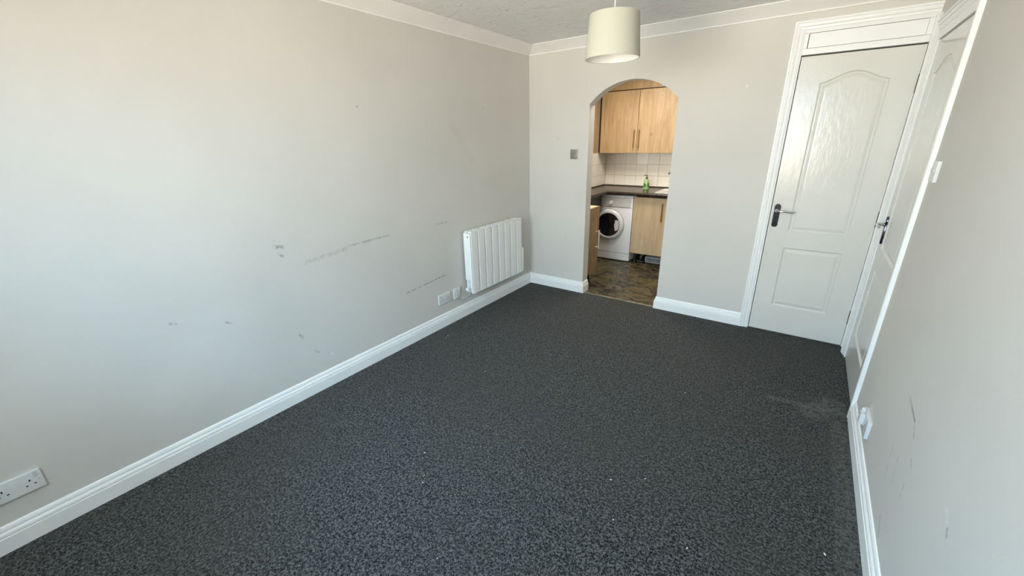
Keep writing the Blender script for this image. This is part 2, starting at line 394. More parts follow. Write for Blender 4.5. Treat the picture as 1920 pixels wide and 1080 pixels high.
# kitchen shell
struct('wall_kitchen_left', box((KX0 - .1, AW, 0), (KX0, KY1 + .1, H)), M['wall_k'])
struct('wall_kitchen_back', box((KX0, KY1, 0), (KX1 + .1, KY1 + .1, H)), M['wall_k'])
struct('wall_kitchen_right', box((KX1, AW, 0), (KX1 + .1, KY1, H)), M['wall_k'])
struct('wall_cupboard', box((KX1 + .1, 0.55, 0), (W + .15, 0.6, H)), M['wall_k'])
struct('wall_cupboard_side', box((W + .15, -1.1, 0), (W + .2, 0.6, H)), M['wall_k'])

# skirting: outline in (out, z)
SK = [(0, 0), (TS, 0), (TS, .0655), (.0170, .0675), (.0105, .0690), (.0105, .0715), (.0160, .0740), (.0145, .0830), (.0105, .0890), (.0055, .0900), (.0055, .0925), (.0098, .0950), (.0080, .1040), (.0045, .1115), (0, HS)]
def run(path_fn): return sweep(path_fn)
def loop_left(y, d=0): return [(o, y - o * d, z) for o, z in SK]
struct('baseboard_left', sweep([[(o, YB, z) for o, z in SK], [(o, -o, z) for o, z in SK]]), M['trim'])
struct('baseboard_far', sweep([[(o, -o, z) for o, z in SK], [(AX0 + o, -o, z) for o, z in SK], [(AX0 + o, AW, z) for o, z in SK]]), M['trim'])
struct('baseboard_far', sweep([[(AX1 - o, AW, z) for o, z in SK], [(AX1 - o, -o, z) for o, z in SK], [(2.0915, -o, z) for o, z in SK]]), M['trim'])
struct('baseboard_right', sweep([[(W - o, YB, z) for o, z in SK], [(W - o, -1.003, z) for o, z in SK]]), M['trim'])
struct('baseboard_back', sweep([[(TS + .001, YB + o, z) for o, z in SK], [(W - TS - .001, YB + o, z) for o, z in SK]]), M['trim'])
# coving: outline in (out, z), concave
cv = [(0, HC), (.006, HC), (.0062, HC + .006)]
for k in range(1, 9):
    a = k / 9 * PI / 2
    cv.append((.095 - .086 * math.cos(a) , HC + .006 + (H - HC - .012) * math.sin(a) * 0.9 + .0))
cv = [(0, HC), (.009, HC + .001), (.009, HC + .007)] + [(.098 - .090 * math.cos(k / 9 * PI / 2) ** 1.0, HC + .007 + .056 * (1 - math.cos(k / 9 * PI / 2)) ** 0.9 * 1.0) for k in range(1, 9)] + [(.098, H - .007), (.104, H - .006), (.104, H), (0, H)]
struct('trim_coving', sweep([[(o, YB, z) for o, z in cv], [(o, -o, z) for o, z in cv], [(W - o, -o, z) for o, z in cv], [(W - o, YB, z) for o, z in cv]]), M['cove'])
struct('trim_coving_back', sweep([[(.105, YB + o, z) for o, z in cv], [(W - .105, YB + o, z) for o, z in cv]]), M['cove'])

# ------------------------------------------------------------------ panelled doors
def offset(loop, d):
    n = len(loop); out = []
    for i in range(n):
        p0, p1, p2 = Vector(loop[i-1]), Vector(loop[i]), Vector(loop[(i+1) % n])
        e1 = (p1 - p0).normalized(); e2 = (p2 - p1).normalized()
        n1 = Vector((-e1.y, e1.x)); n2 = Vector((-e2.y, e2.x)); m = (n1 + n2).normalized()
        out.append(tuple(p1 + m * d / max(0.35, m.dot(n1))))
    return out
def rect_loop(x0, x1, z0, z1): return [(x0, z0), (x1, z0), (x1, z1), (x0, z1)]
def arch_loop(x0, x1, z0, z1, peak):
    L = [(x0, z0), (x1, z0), (x1, z1)]
    n = 18
    for k in range(1, n):
        u = k / n; s = 0.5 - 0.5 * math.cos(2 * PI * u); s = s ** 0.85
        L.append((x1 + (x0 - x1) * u, z1 + (peak - z1) * s))
    L.append((x0, z1)); return L
def door_leaf(w, h, panels, th=.038):
    """front face at local y=0 looking to -y, x 0..w, z 0..h"""
    bm = bmesh.new()
    def ring(loop, y): return [bm.verts.new((p[0], y, p[1])) for p in loop]
    def edges(vs): return [bm.edges.new((vs[i], vs[(i+1) % len(vs)])) for i in range(len(vs))]
    outer = ring(rect_loop(.0015, w - .0015, .0015, h - .0015), 0)
    holes = []; prof = [(0, 0), (.005, .0080), (.010, .0105), (.016, .0105), (.022, .0075), (.034, .0030), (.040, .0025)]
    for L in panels:
        rings = [ring(offset(L, d), y) for d, y in prof]
        for a, b in zip(rings, rings[1:]):
            for k in range(len(a)): bm.faces.new((a[k], b[k], b[(k+1) % len(a)], a[(k+1) % len(a)]))
        cap(bm, rings[-1]); holes.append(rings[0])
    cap(bm, outer, *holes)
    o2 = ring(rect_loop(0, w, 0, h), .0015); o3 = ring(rect_loop(0, w, 0, h), th)
    for a, b in ((outer, o2), (o2, o3)):
        for k in range(4): bm.faces.new((a[k], b[k], b[(k+1) % 4], a[(k+1) % 4]))
    bm.faces.new(o3)
    return bm
def lever_handle(parent, plate_m, lever_m, flip=1):
    """local: plate on face y=0, lever runs +x*flip"""
    h = obj('handle', plate_bm(), plate_m, parent, smooth=True)
    lv = bmesh.new()
    add_lathe(lv, [(.013, -.010), (.0135, -.014), (.010, -.018), (.009, -.040), (.0085, -.046)], 20, (0, 0, .035), 'y')
    pts = [(0, -.040, .035), (flip * .012, -.047, .0355), (flip * .035, -.049, .037), (flip * .062, -.048, .036), (flip * .085, -.046, .032), (flip * .100, -.044, .033), (flip * .106, -.043, .035)]
    add_tube(lv, pts, [.009, .0085, .0075, .0068, .0066, .0075, .005], 12)
    obj('lever', lv, lever_m, h, smooth=True)
    return h
def plate_bm():
    bm = bmesh.new(); z0, z1, w2 = -.085, .085, .0195
    L = []
    # waisted ends: a scrolled Georgian-style back plate
    side = [(z0, .010), (z0 + .006, .017), (z0 + .016, w2), (z1 - .060, w2), (z1 - .050, .0165), (z1 - .040, w2 + .001), (z1 - .018, w2 + .001), (z1 - .007, .015), (z1, .008)]
    L = [(x, z) for z, x in side] + [(-x, z) for z, x in side[::-1]]
    def off(s): return [(x * s, z * (1 - (1 - s) * .25)) for x, z in L]
    rings = []
    for s, y in ((1, -.0005), (1, -.006), (.86, -.010)):
        rings.append([bm.verts.new((x, y, z)) for x, z in off(s)])
    for a, b in zip(rings, rings[1:]):
        for k in range(len(a)): bm.faces.new((a[k], a[(k+1) % len(a)], b[(k+1) % len(a)], b[k]))
    cap(bm, rings[0]); cap(bm, rings[-1])
    return bm
AR_P = [(0, 0), (0, -.017), (.004, -.0195), (.012, -.0195), (.015, -.0110), (.019, -.0110), (.022, -.0170), (.030, -.0155), (.036, -.0120), (.0375, -.0065), (.0415, -.0065), (.043, -.0120), (.050, -.0110), (.057, -.0070), (.064, -.0050), (.065, 0)]
def architrave(x0, x1, z1, z0=0.0, wd=1.0, sign=1):
    """outer-edge path up, across, down; profile inward; local front -y"""
    return sweep([[(x0 + a * wd, b, z0) for a, b in AR_P], [(x0 + a * wd, b, z1 - a) for a, b in AR_P], [(x1 - a * wd, b, z1 - a) for a, b in AR_P], [(x1 - a * wd, b, z0) for a, b in AR_P]])

# far door (cupboard), local x starts at world 2.157
d1 = struct('door_1'); LW = 0.6105
leaf1 = obj('door_leaf', door_leaf(LW, 1.978, [arch_loop(.130, .482, .818, 1.812, 1.872), rect_loop(.125, .478, .222, .692)]), M['door'], d1, (2.161, .002, .006))
hd = lever_handle(leaf1, M['darkchrome'], M['chrome'], 1); hd.location = (.037, 0, .928)
for hz_ in (.235, .955, 1.775):
    obj('hinge', tube([(LW + .0008, -.0015, hz_ - .052 - .006), (LW + .0008, -.0015, hz_ + .052 - .006)], .0036, 10), mat('tarnished_hinge_metal', (.09, .085, .06), rough=.5, metal=.5) if hz_ == .235 else bpy.data.materials['tarnished_hinge_metal'], leaf1, smooth=True)
# three-sided architrave with the transom panel over the door
ar = bmesh.new()
obj('architrave', sweep([[(2.0915 + a, b, 0) for a, b in AR_P], [(2.0915 + a, b, 2.192 - a) for a, b in AR_P], [(2.7885, b, 2.192 - a) for a, b in AR_P]]), M['trim'], d1)
fr = bmesh.new(); add_box(fr, (2.1415, -.004, 0), (2.1565, .10, 2.127)); add_box(fr, (2.7735, -.0045, 0), (2.7885, .10, 2.1265)); add_box(fr, (2.157, -.0035, 1.993), (2.773, .10, 2.030), .0015, 1); add_box(fr, (2.157, -.0035, 2.118), (2.773, .10, 2.1495), .0015, 1)
add_box(fr, (2.157, -.0035, 2.031), (2.178, .10, 2.117), .001, 1); add_box(fr, (2.748, -.0035, 2.031), (2.773, .10, 2.117), .001, 1)
obj('door_frame', fr, M['trim'], d1)
obj('transom_panel', box((2.182, .004, 2.033), (2.747, .012, 2.116)), M['trim'], d1)
st = bmesh.new(); add_box(st, (2.157, .046, 0), (2.773, .10, 1.992)); add_box(st, (2.178, .014, 2.032), (2.748, .02, 2.117))
obj('gap_backing', st, M['gap'], d1)  # dark slabs added behind leaf and transom to paint the shade in the gaps

# right-hand door in the right wall: local frame x -> world -y, front -y -> world -x
def to_right(o):   # rotate so local -y faces world -x
    o.rotation_euler = (0, 0, -PI / 2)
d2 = struct('door_2'); d2.location = (W, -.182, 0); to_right(d2)
# local x = distance from the far corner side towards the viewer (world y = -.182 - x); local y = world x - W
leaf2 = obj('door_leaf', door_leaf(.758, 1.960, [arch_loop(.130, .628, .818, 1.790, 1.850), rect_loop(.130, .628, .222, .690)]), M['door'], d2, (0.003, .002, .006))
hd2 = lever_handle(leaf2, M['darkchrome'], M['chrome'], 1); hd2.location = (.085, 0, .928)
obj('architrave', architrave(-.092, .820, 2.085), M['trim'], d2)
fr = bmesh.new(); add_box(fr, (-.0215, -.004, 0), (-.001, .10, 2.020)); add_box(fr, (.7645, -.004, 0), (.7775, .10, 2.020)); add_box(fr, (0, -.004, 1.974), (.7635, .10, 2.020))
obj('door_frame', fr, M['trim'], d2)
obj('gap_backing', box((0.0, .046, 0), (.7635, .10, 1.973)), M['gap'], d2)  # dark slab filling the space behind this leaf, gap shade painted
# narrow white post between the two doors
obj_ = struct('trim_corner', box((W - .006, -.088, 0), (W - .0005, -.020, 2.125), .002, 1), M['trim'])

# ------------------------------------------------------------------ radiator on the left wall
rad = thing('electric_radiator', 'white eight-fin electric radiator mounted on the left wall near the corner', 'radiator', (0, -1.08, 0))
FW = .775 / 8
def fin_bm():
    bm = bmesh.new(); g = .0052
    # plan shape extruded in z: front plate, web, back plate
    plan = [(.022, g+.006), (.026, g), (.040, g), (.044, .034), (.064, .034), (.084, g+.001), (.097, g), (.101, g+.003), (.1022, FW*.5), (.101, FW-g-.003), (.097, FW-g), (.084, FW-g-.001), (.064, FW-.034), (.044, FW-.034), (.040, FW-g), (.026, FW-g), (.022, FW-g-.006)]
    add_prism(bm, plan, 2, .222, .768)
    # top caps
    add_box(bm, (.074, g, .7682), (.101, FW - g, .782), .004, 2)
    add_box(bm, (.024, g + .004, .7682), (.046, FW - g - .004, .780), .003, 2)
    return bm
f0 = obj('fin', fin_bm(), M['rad'], rad)
for k in range(1, 8):
    f = f0.copy(); C.objects.link(f); f.parent = rad; f.location = (0, FW * k, 0)
sp = bmesh.new(); add_prism(sp, [(.024, .345), (.086, .345), (.086, .225), (.0985, .225), (.0985, .764), (.024, .764)], 1, -.006, 0)
side = obj('side_panel', sp, M['rad'], rad)
obj('screw_hole', lathe([(.006, -.0066), (.006, -.0062)], 14, (.070, 0, .735), 'y'), M['slot'], side)
obj('valve_knob', lathe([(.010, -.004), (.016, -.006), (.017, -.022), (.012, -.028)], 20, (.050, -.004, .262), 'y'), M['rad'], rad, smooth=True)
obj('bracket', box((0.0005, .06, .30), (.0215, .10, .72)), M['rad'], rad); obj('bracket', box((0.0005, .66, .30), (.0215, .70, .72)), M['rad'], rad)
cb = box((.030, .776, .222), (.100, .806, .470), .006); obj('control_box', cb, M['rad'], rad, smooth=True)
# flat cable from the fused spur, drooping along the wall
cab = []
for k in range(15):
    u = k / 14; cab.append((.008 + .025 * max(0, u - .8) * 5, -.120 + .26 * u, .198 - .030 * math.sin(PI * min(1, u * 1.3)) + (.03 * max(0, u - .8) * 5)))
obj('power_cable', tube(cab, .0035, 8), M['plastic'], rad, smooth=True)

# ------------------------------------------------------------------ wall plates
def socket_plate(name, label, wdt, hgt, gangs, loc, rotz, cat='socket', group=None, switches=True, m=None, depth=.010, pins=True):
    """local x along wall 0..wdt, z 0..hgt, front to -y"""
    m = m or M['plastic']
    o = thing(name, label, cat, loc, group, (0, 0, rotz))
    obj('plate', box((0, -depth, 0), (wdt, -.0003, hgt), .0025, 3), m, o, smooth=True)
    gw = wdt / gangs
    for g in range(gangs):
        cxg = gw * (g + .5)
        if switches:
            sx = cxg + (.020 if g else -.020) if gangs > 1 else cxg
            s = bmesh.new(); add_prism(s, [(-depth - .0028, hgt * .72), (-depth - .0005, hgt * .72 + .018), (-depth + .001, hgt * .72 + .018), (-depth + .001, hgt * .72)], 0, sx - .0055, sx + .0055)
            obj('rocker_switch', s, M['plastic_grey'], o)
        if pins:
            pb = bmesh.new(); y0, y1 = -depth - .0004, -depth + .0008; zc_ = hgt * .40
            add_box(pb, (cxg - .0022, y0, zc_ + .011), (cxg + .0022, y1, zc_ + .020))
            add_box(pb, (cxg - .0145, y0, zc_ - .0065), (cxg - .0080, y1, zc_ - .0020)); add_box(pb, (cxg + .0080, y0, zc_ - .0065), (cxg + .0145, y1, zc_ - .0020))
            obj('pin_slots', pb, M['slot'], o)
    for sx in ((.011, wdt - .011) if gangs > 1 else (.012, wdt - .012)):
        obj('screw', lathe([(.0028, -depth - .0006), (.0028, -depth + .0005)], 10, (sx, 0, hgt * .5), 'y'), M['plastic_grey'] if pins else M['slot'], o)
    return o
RL = PI / 2     # left wall: local +x -> +y, front -y -> +x
socket_plate('double_socket', 'white double wall socket above the skirting, nearest the camera on the left wall', .146, .086, 2, (0, -3.834, .208), RL, group=None)
socket_plate('double_socket', 'white double wall socket beside the fused spur, left of the radiator', .146, .086, 2, (0, -1.418, .206), RL)
fs = socket_plate('fused_spur', 'small white fused spur plate between the double socket and the radiator', .078, .088, 1, (0, -1.238, .204), RL, cat='fused spur', switches=True, pins=False, depth=.016)
obj('fuse_holder', box((.030, -.018, .016), (.050, -.0155, .034), .001, 1), M['plastic_grey'], fs)
# brushed switch on the far wall
sw = thing('light_switch', 'brushed steel light switch on the far wall left of the arch', 'switch', (.462, 0, 1.320))
obj('plate', box((0, -.006, 0), (.078, -.0003, .088), .0015, 2), M['brushed'], sw, smooth=True)
obj('rocker', box((.046, -.010, .045), (.058, -.0055, .070), .001, 1), M['brushed'], sw)
obj('plate_rim', sweep([[(-.003, -.003, -.003), (.081, -.003, -.003), (.081, -.003, .091), (-.003, -.003, .091)], [(-.003, -.0003, -.003), (.081, -.0003, -.003), (.081, -.0003, .091), (-.003, -.0003, .091)]]), M['plastic'], sw)
RR = -PI / 2    # right wall: local +x -> -y, front -y -> -x
s2 = thing('light_switch', 'white double rocker light switch on the right wall beside the side door', 'switch', (W, -1.068, 1.300), None, (0, 0, RR))
obj('plate', box((0, -.014, 0), (.088, -.0003, .088), .003, 3), M['plastic'], s2, smooth=True)
for q in (.020, .050):
    r_ = bmesh.new(); add_prism(r_, [(-.019, .052), (-.0145, .034), (-.013, .034), (-.013, .060), (-.0145, .060)], 0, q, q + .018); obj('rocker', r_, M['plastic_grey'], s2)
    
s3 = socket_plate('double_socket', 'white double wall socket low on the right wall beside the side door', .146, .088, 2, (W, -1.310, .178), RR, depth=.016)
pl = thing('plug_adaptor', 'small white plug pushed into the socket on the right wall', 'plug', (W, -1.318, .176), None, (0, 0, RR))
pb = bmesh.new(); add_prism(pb, [(.008, -.0165), (.050, -.0165), (.046, -.034), (.012, -.034)], 2, .020, .076)
bmesh.ops.bevel(pb, geom=[e for e in pb.edges if e.is_manifold and e.calc_face_angle(0) > .6], offset=.004, segments=2, affect='EDGES')
obj('plug_body', pb, M['plastic'], pl, smooth=True)
obj('plug_cap', lathe([(.006, .0762), (.0085, .080), (.0085, .096), (.005, .101)], 16, (.029, -.024, 0), 'z'), M['plastic'], pl, smooth=True)

# ------------------------------------------------------------------ pendant lamp
LX, LY = 1.392, -1.35
lp = thing('pendant_lamp', 'cream drum-shaded pendant lamp hanging from the ceiling before the arch', 'lamp', (LX, LY, 0))
zb, zt, rb, rt = 1.893, 2.093, .139, .124
sh = bmesh.new(); add_lathe(sh, [(rb, zb), (rb + .001, zb + .006), (rt + .001, zt - .006), (rt, zt), (rt - .002, zt), (rt - .002, zt - .006), (rb - .002, zb + .006), (rb - .002, zb)], 56, closed=True)
obj('lamp_shade', sh, M['shade'], lp, smooth=True)
ln = bmesh.new(); add_lathe(ln, [(rb - .0026, zb + .002), (rt - .0026, zt - .004), (rt - .0034, zt - .004), (rb - .0034, zb + .002)], 56, closed=True)
obj('shade_lining', ln, M['bulb'], lp, smooth=True)
ft = bmesh.new()
for k in range(3):
    a = k * 2 * PI / 3 + .4; add_tube(ft, [(.018 * math.cos(a), .018 * math.sin(a), zt - .030), (.06 * math.cos(a), .06 * math.sin(a), zt - .030), ((rt - .004) * math.cos(a), (rt - .004) * math.sin(a), zt - .004)], .0016, 6)
add_lathe(ft, [(.018, zt - .033), (.024, zt - .033), (.024, zt - .027), (.018, zt - .027)], 24, closed=True)
obj('shade_fitter', ft, M['trim'], lp)
obj('lamp_holder', lathe([(.012, zt + .012), (.016, zt + .004), (.0165, zt - .045), (.012, zt - .05)], 20), M['plastic'], lp, smooth=True)
obj('bulb', lathe([(.010, zt - .050), (.014, zt - .062), (.028, zt - .085), (.030, zt - .105), (.022, zt - .125), (.006, zt - .134)], 24), M['bulb'], lp, smooth=True)
obj('cord', tube([(0, 0, zt + .010), (0, 0, H - .024)], .0032, 8), M['plastic'], lp, smooth=True)
obj('ceiling_rose', lathe([(.010, H - .026), (.030, H - .022), (.040, H - .012), (.042, H - .0005)], 32), M['plastic'], lp, smooth=True)

# ------------------------------------------------------------------ kitchen
def bar_handle(parent, p, horiz=False, L=.15, out=.032, m=None, r=.006, axis='y'):
    """p = centre on the door face; axis y: face looks to -y; axis x: face looks to +x"""
    b = bmesh.new(); d = Vector((0, -1, 0)) if axis == 'y' else Vector((1, 0, 0)); P = Vector(p)
    e = Vector((0, 0, 1)); add_tube(b, [P + d * out - e * L / 2, P + d * out + e * L / 2], r, 10)
    for s in (-1, 1): add_tube(b, [P + e * s * (L / 2 - .018) + d * .0003, P + e * s * (L / 2 - .018) + d * out], r * .75, 8)
    return obj('handle', b, m or M['brass'], parent, smooth=True)

# worktop: back run with sink cut-out plus a narrow return along the left wall
wt = thing('worktop', 'dark mottled laminate worktop running along the kitchen back wall', 'worktop', (0, 0, 0))
SX0, SX1, SY0, SY1 = .905, 1.52, 1.335, 1.745
def wt_piece(bm, x0, x1, y0, y1): add_box(bm, (x0, y0, .846), (x1, y1, .882))
b = bmesh.new()
E_ = [(KX0 + .002, 1.245), (.335, 1.245), (KX1 - .002, 1.245), (KX1 - .002, KY1 - .002), (KX0 + .002, KY1 - .002)]
add_box(b, (KX0 + .002, 1.248, .846), (SX0, KY1 - .002, .882)); add_box(b, (SX1, 1.248, .846), (KX1 - .002, KY1 - .002, .882))
add_box(b, (SX0, 1.248, .846), (SX1, SY0, .882)); add_box(b, (SX0, SY1, .846), (SX1, KY1 - .002, .882))
obj('back_run', b, M['worktop'], wt)
obj('return_run', box((KX0 + .002, .46, .846), (.335, 1.2475, .882)), M['worktop'], wt)
obj('front_edge', tube([(.335, 1.246, .864), (KX1 - .004, 1.246, .864)], .0175, 14), M['edge'], wt, smooth=True)
obj('return_edge', tube([(.335, .462, .864), (.335, 1.246, .864)], .0175, 14), M['edge'], wt, smooth=True)
up = bmesh.new(); add_box(up, (KX0 + .020, KY1 - .014, .8822), (KX1 - .002, KY1 - .0012, .895)); add_box(up, (KX0 + .002, .46, .8822), (KX0 + .013, KY1 - .014, .895)); obj('sealing_strip', up, mat('dark_sealing_strip', (.05, .035, .02), rough=.4), wt)
gr = thing('worktop_support', 'dark end panel holding up the narrow worktop on the left', 'panel', (0, 0, 0))
b = bmesh.new(); add_box(b, (KX0 + .002, .47, .0005), (.315, .488, .845)); obj('end_board', b, M['worktop'], gr)
obj('apron', box((.250, .4885, .69), (.268, 1.244, .845)), M['edge'], gr)
obj('batten', box((KX0 + .002, .489, .79), (KX0 + .03, 1.24, .845)), M['worktop'], gr)

# sink, tap
sk = thing('sink', 'stainless steel sink and drainer set into the dark worktop', 'sink', (0, 0, 0))
b = bmesh.new(); rim = [(SX0 - .015, SY0 - .015), (SX1 + .015, SY0 - .015), (SX1 + .015, SY1 + .015), (SX0 - .015, SY1 + .015)]
x0, x1, y0, y1 = SX0 + .004, SX1 - .004, SY0 + .004, SY1 - .004
def rr(x0, x1, y0, y1, z, r, n=5):
    out = []
    for cx_, cy_, a in ((x1 - r, y0 + r, -PI/2), (x1 - r, y1 - r, 0), (x0 + r, y1 - r, PI/2), (x0 + r, y0 + r, PI)):
        for k in range(n + 1): out.append((cx_ + r * math.cos(a + PI/2*k/n), cy_ + r * math.sin(a + PI/2*k/n), z))
    return out
L = [rr(SX0 - .018, SX1 + .018, SY0 - .018, SY1 + .018, .8824, .03), rr(SX0 - .018, SX1 + .018, SY0 - .018, SY1 + .018, .8855, .03), rr(x0, x1, y0, y1, .884, .02), rr(x0, x1, y0, y1, .876, .02)]
R = [[b.verts.new(p) for p in q] for q in L]
for a_, c_ in zip(R, R[1:]):
    for k in range(len(a_)): b.faces.new((a_[k], a_[(k+1) % len(a_)], c_[(k+1) % len(a_)], c_[k]))
b.faces.new(R[-1]); obj('drainer', b, M['steel'], sk)
rb_ = bmesh.new()
for k in range(7): add_box(rb_, (SX0 + .035 + .032 * k, SY0 + .05, .8765), (SX0 + .047 + .032 * k, SY1 - .05, .880), .0012, 1)
obj('drainer_ribs', rb_, M['steel'], sk)
obj('bowl', lathe([(.150, .8762), (.155, .882), (.150, .8825), (.140, .8790), (.120, .8770)], 40, (SX1 - .19, (SY0 + SY1) / 2, 0)), M['steel'], sk, smooth=True)
tp = thing('tap', 'chrome kitchen tap behind the sink, mostly hidden by the arch', 'tap', (1.06, 1.808, 0))
obj('tap_body', lathe([(.026, .8832), (.026, .889), (.018, .895), (.017, .965), (.012, .975)], 24), M['chrome'], tp, smooth=True)
obj('spout', tube([(0, 0, .965), (0, -.005, 1.05), (-.03, -.02, 1.10), (-.08, -.045, 1.112), (-.125, -.068, 1.09), (-.138, -.075, 1.062)], .009, 12), M['darkchrome'], tp, smooth=True)
obj('tap_lever', tube([(.012, -.01, .95), (.035, -.03, .962), (.05, -.05, .975)], .005, 8), M['chrome'], tp, smooth=True)

# green bottle
bo = thing('soap_bottle', 'green washing-up liquid bottle with dark pump standing beside the sink', 'bottle', (.700, 1.600, .8826))
obj('bottle_body', lathe([(.030, .0), (.034, .004), (.035, .030), (.0345, .085), (.030, .108), (.018, .122), (.0125, .128), (.0125, .136)], 28), M['bottle'], bo, smooth=True)
lb = bmesh.new(); add_lathe(lb, [(.0354, .034), (.0354, .078), (.0352, .078), (.0352, .034)], 28, closed=True)
for f_ in list(lb.faces):
    c_ = f_.calc_center_median(); a_ = math.degrees(math.atan2(c_.y, c_.x)) % 120
    if 48 < a_ < 72: lb.faces.remove(f_)
obj('print_panel', lb, M['label'], bo)
b = bmesh.new(); add_lathe(b, [(.0135, .130), (.0145, .134), (.0145, .148), (.008, .152), (.005, .154), (.005, .168), (.0095, .170), (.0095, .178)], 20); add_tube(b, [(0, 0, .174), (-.030, -.010, .173), (-.036, -.012, .166)], .004, 8)
obj('pump', b, M['pump'], bo, smooth=True)

# washing machine
wm = thing('washing_machine', 'white front-loading washing machine under the kitchen worktop', 'washing machine', (.062, 1.290, 0))
WW, WH = .596, .832
b = bmesh.new(); add_box(b, (0, 0, .012), (WW, .55, WH - .028), .008); obj('cabinet', b, M['wm'], wm, smooth=True)
obj('top_panel', box((0, -.004, WH - .027), (WW, .55, WH), .006), M['wm'], wm, smooth=True)
cp = obj('control_panel', box((.012, -.006, .692), (WW - .030, -.0005, .800), .003), M['wmpanel'], wm, smooth=True)
obj('detergent_drawer', box((.020, -.010, .705), (.185, -.0065, .790), .002), M['wm'], cp)
obj('program_knob', lathe([(.024, -.0065), (.024, -.018), (.020, -.026), (.010, -.027)], 24, (.320, 0, .742), 'y'), M['wm'], cp, smooth=True)
for q in (.405, .475): obj('button', lathe([(.009, -.0065), (.009, -.010), (.006, -.011)], 16, (q, 0, .738), 'y'), M['wmring'], cp, smooth=True)
for q in (.365, .428, .447): obj('indicator_light', box((q, -.0085, .734), (q + .008, -.0062, .737)), M['slot'], cp)
cd = (.305, 0, .462)
dr = obj('porthole_door', lathe([(.146, -.020), (.151, -.036), (.165, -.038), (.188, -.026), (.197, -.010), (.198, -.0005), (.146, -.0005)], 56, cd, 'y', closed=True), M['wmring'], wm, smooth=True)
obj('door_glass', lathe([(.020, -.012), (.100, -.013), (.1455, -.030), (.1455, -.006), (.02, -.006)], 48, cd, 'y'), M['glass_dark'], dr, smooth=True)
obj('door_seam', lathe([(.1985, -.0005), (.2015, -.0005), (.2015, -.0015), (.1985, -.0015)], 56, cd, 'y', closed=True), M['slot'], dr)
hb = bmesh.new(); add_prism(hb, [(.395, .525), (.408, .532), (.440, .520), (.452, .470), (.445, .420), (.420, .395), (.400, .400), (.404, .412), (.397, .435), (.392, .462), (.394, .485), (.402, .507)], 1, -.046, -.031)
bmesh.ops.bevel(hb, geom=[e for e in hb.edges if e.calc_face_angle(0) > 1.0], offset=.003, segments=2, affect='EDGES')
obj('door_handle', hb, M['wmring'], dr)
obj('plinth_seam', box((.004, -.0012, .107), (WW - .004, -.0002, .110)), M['slot'], wm)
obj('panel_seam', box((.004, -.0012, .684), (WW - .004, -.0002, .687)), M['slot'], wm)
obj('edge_seam', box((WW - .028, -.0012, .112), (WW - .0255, -.0002, .800)), M['wmring'], wm)
for q in ((.05, .05), (WW - .05, .05), (.05, .48), (WW - .05, .48)): obj('foot', lathe([(.020, 0), (.020, .008), (.012, .0115)], 14, (q[0], q[1], 0)), M['black'], wm)

# sink base cabinet (two doors)
def cabinet_body(a, b_, t=.018, open_top=False):
    bm = bmesh.new(); x0, y0, z0 = a; x1, y1, z1 = b_
    add_box(bm, (x0, y0, z0), (x0 + t, y1, z1)); add_box(bm, (x1 - t, y0, z0), (x1, y1, z1)); add_box(bm, (x0 + t, y0, z0), (x1 - t, y1, z0 + t)); add_box(bm, (x0 + t, y1 - t, z0 + t), (x1 - t, y1, z1))
    if not open_top: add_box(bm, (x0 + t, y0, z1 - t), (x1 - t, y1 - t, z1))
    return bm
bc = thing('base_cabinet', 'pale wood sink base cabinet right of the washing machine, plinth missing', 'cabinet', (.664, 1.290, 0))
obj('carcass', cabinet_body((0, .019, .125), (.796, .54, .845), open_top=True), M['wood_low'], bc)
for k in range(2):
    d = obj('door', box((.002 + .398 * k, 0, .135), (.396 + .398 * k, .018, .826), .0015, 1), M['wood_low'], bc)
    bar_handle(d, (.350 if k == 0 else .445, 0, .662), L=.215, out=.022, m=M['brass'], r=.007)
for q in ((.05, .06), (.75, .06), (.05, .48), (.75, .48)): obj('leg', lathe([(.024, 0), (.024, .008), (.014, .02), (.014, .1248)], 12, (q[0], q[1], 0)), M['black'], bc)
# things under the cabinet
tag(obj('waste_hose', add_tube(tube([(.745, 1.56, .016), (.765, 1.48, .017), (.770, 1.43, .03), (.775, 1.40, .06), (.79, 1.42, .095), (.80, 1.46, .105)], .015, 10), [(.728, 1.40, .010), (.745, 1.385, .010), (.775, 1.375, .010), (.81, 1.385, .010)], .009, 8), M['pipe'], smooth=True), 'dark waste hose lying under the pale sink cabinet', 'hose')
tray = thing('storage_tray', 'flat white box pushed under the sink cabinet', 'box', (.83, 1.42, 0))
obj('box_body', cabinet_body((0, 0, .0005), (.26, .22, .062), .004, True), M['plastic'], tray); obj('lid', box((-.004, -.004, .0622), (.264, .224, .070), .002, 1), M['plastic_grey'], tray)

# left base cabinet near the arch, door facing right
lc = thing('base_cabinet', 'narrow wooden base cabinet without worktop just inside the arch', 'cabinet', (0, 0, 0))
obj('carcass', cabinet_body((KX0 + .002, .125, .125), (.604, .375, .826)), M['wood'], lc)
obj('top_board', box((KX0 + .002, .125, .8262), (.606, .375, .838)), M['wood_top'], lc)
dl = obj('door', box((.606, .122, .135), (.624, .380, .838), .0015, 1), M['wood_shaded'], lc)
bar_handle(dl, (.624, .310, .500), L=.20, out=.036, m=M['nickel'], r=.0075, axis='x')
for q in ((.10, .15), (.10, .35), (.54, .15), (.54, .35)): obj('leg', lathe([(.022, 0), (.022, .008), (.014, .02), (.014, .1248)], 12, (q[0], q[1], 0)), M['black'], lc)

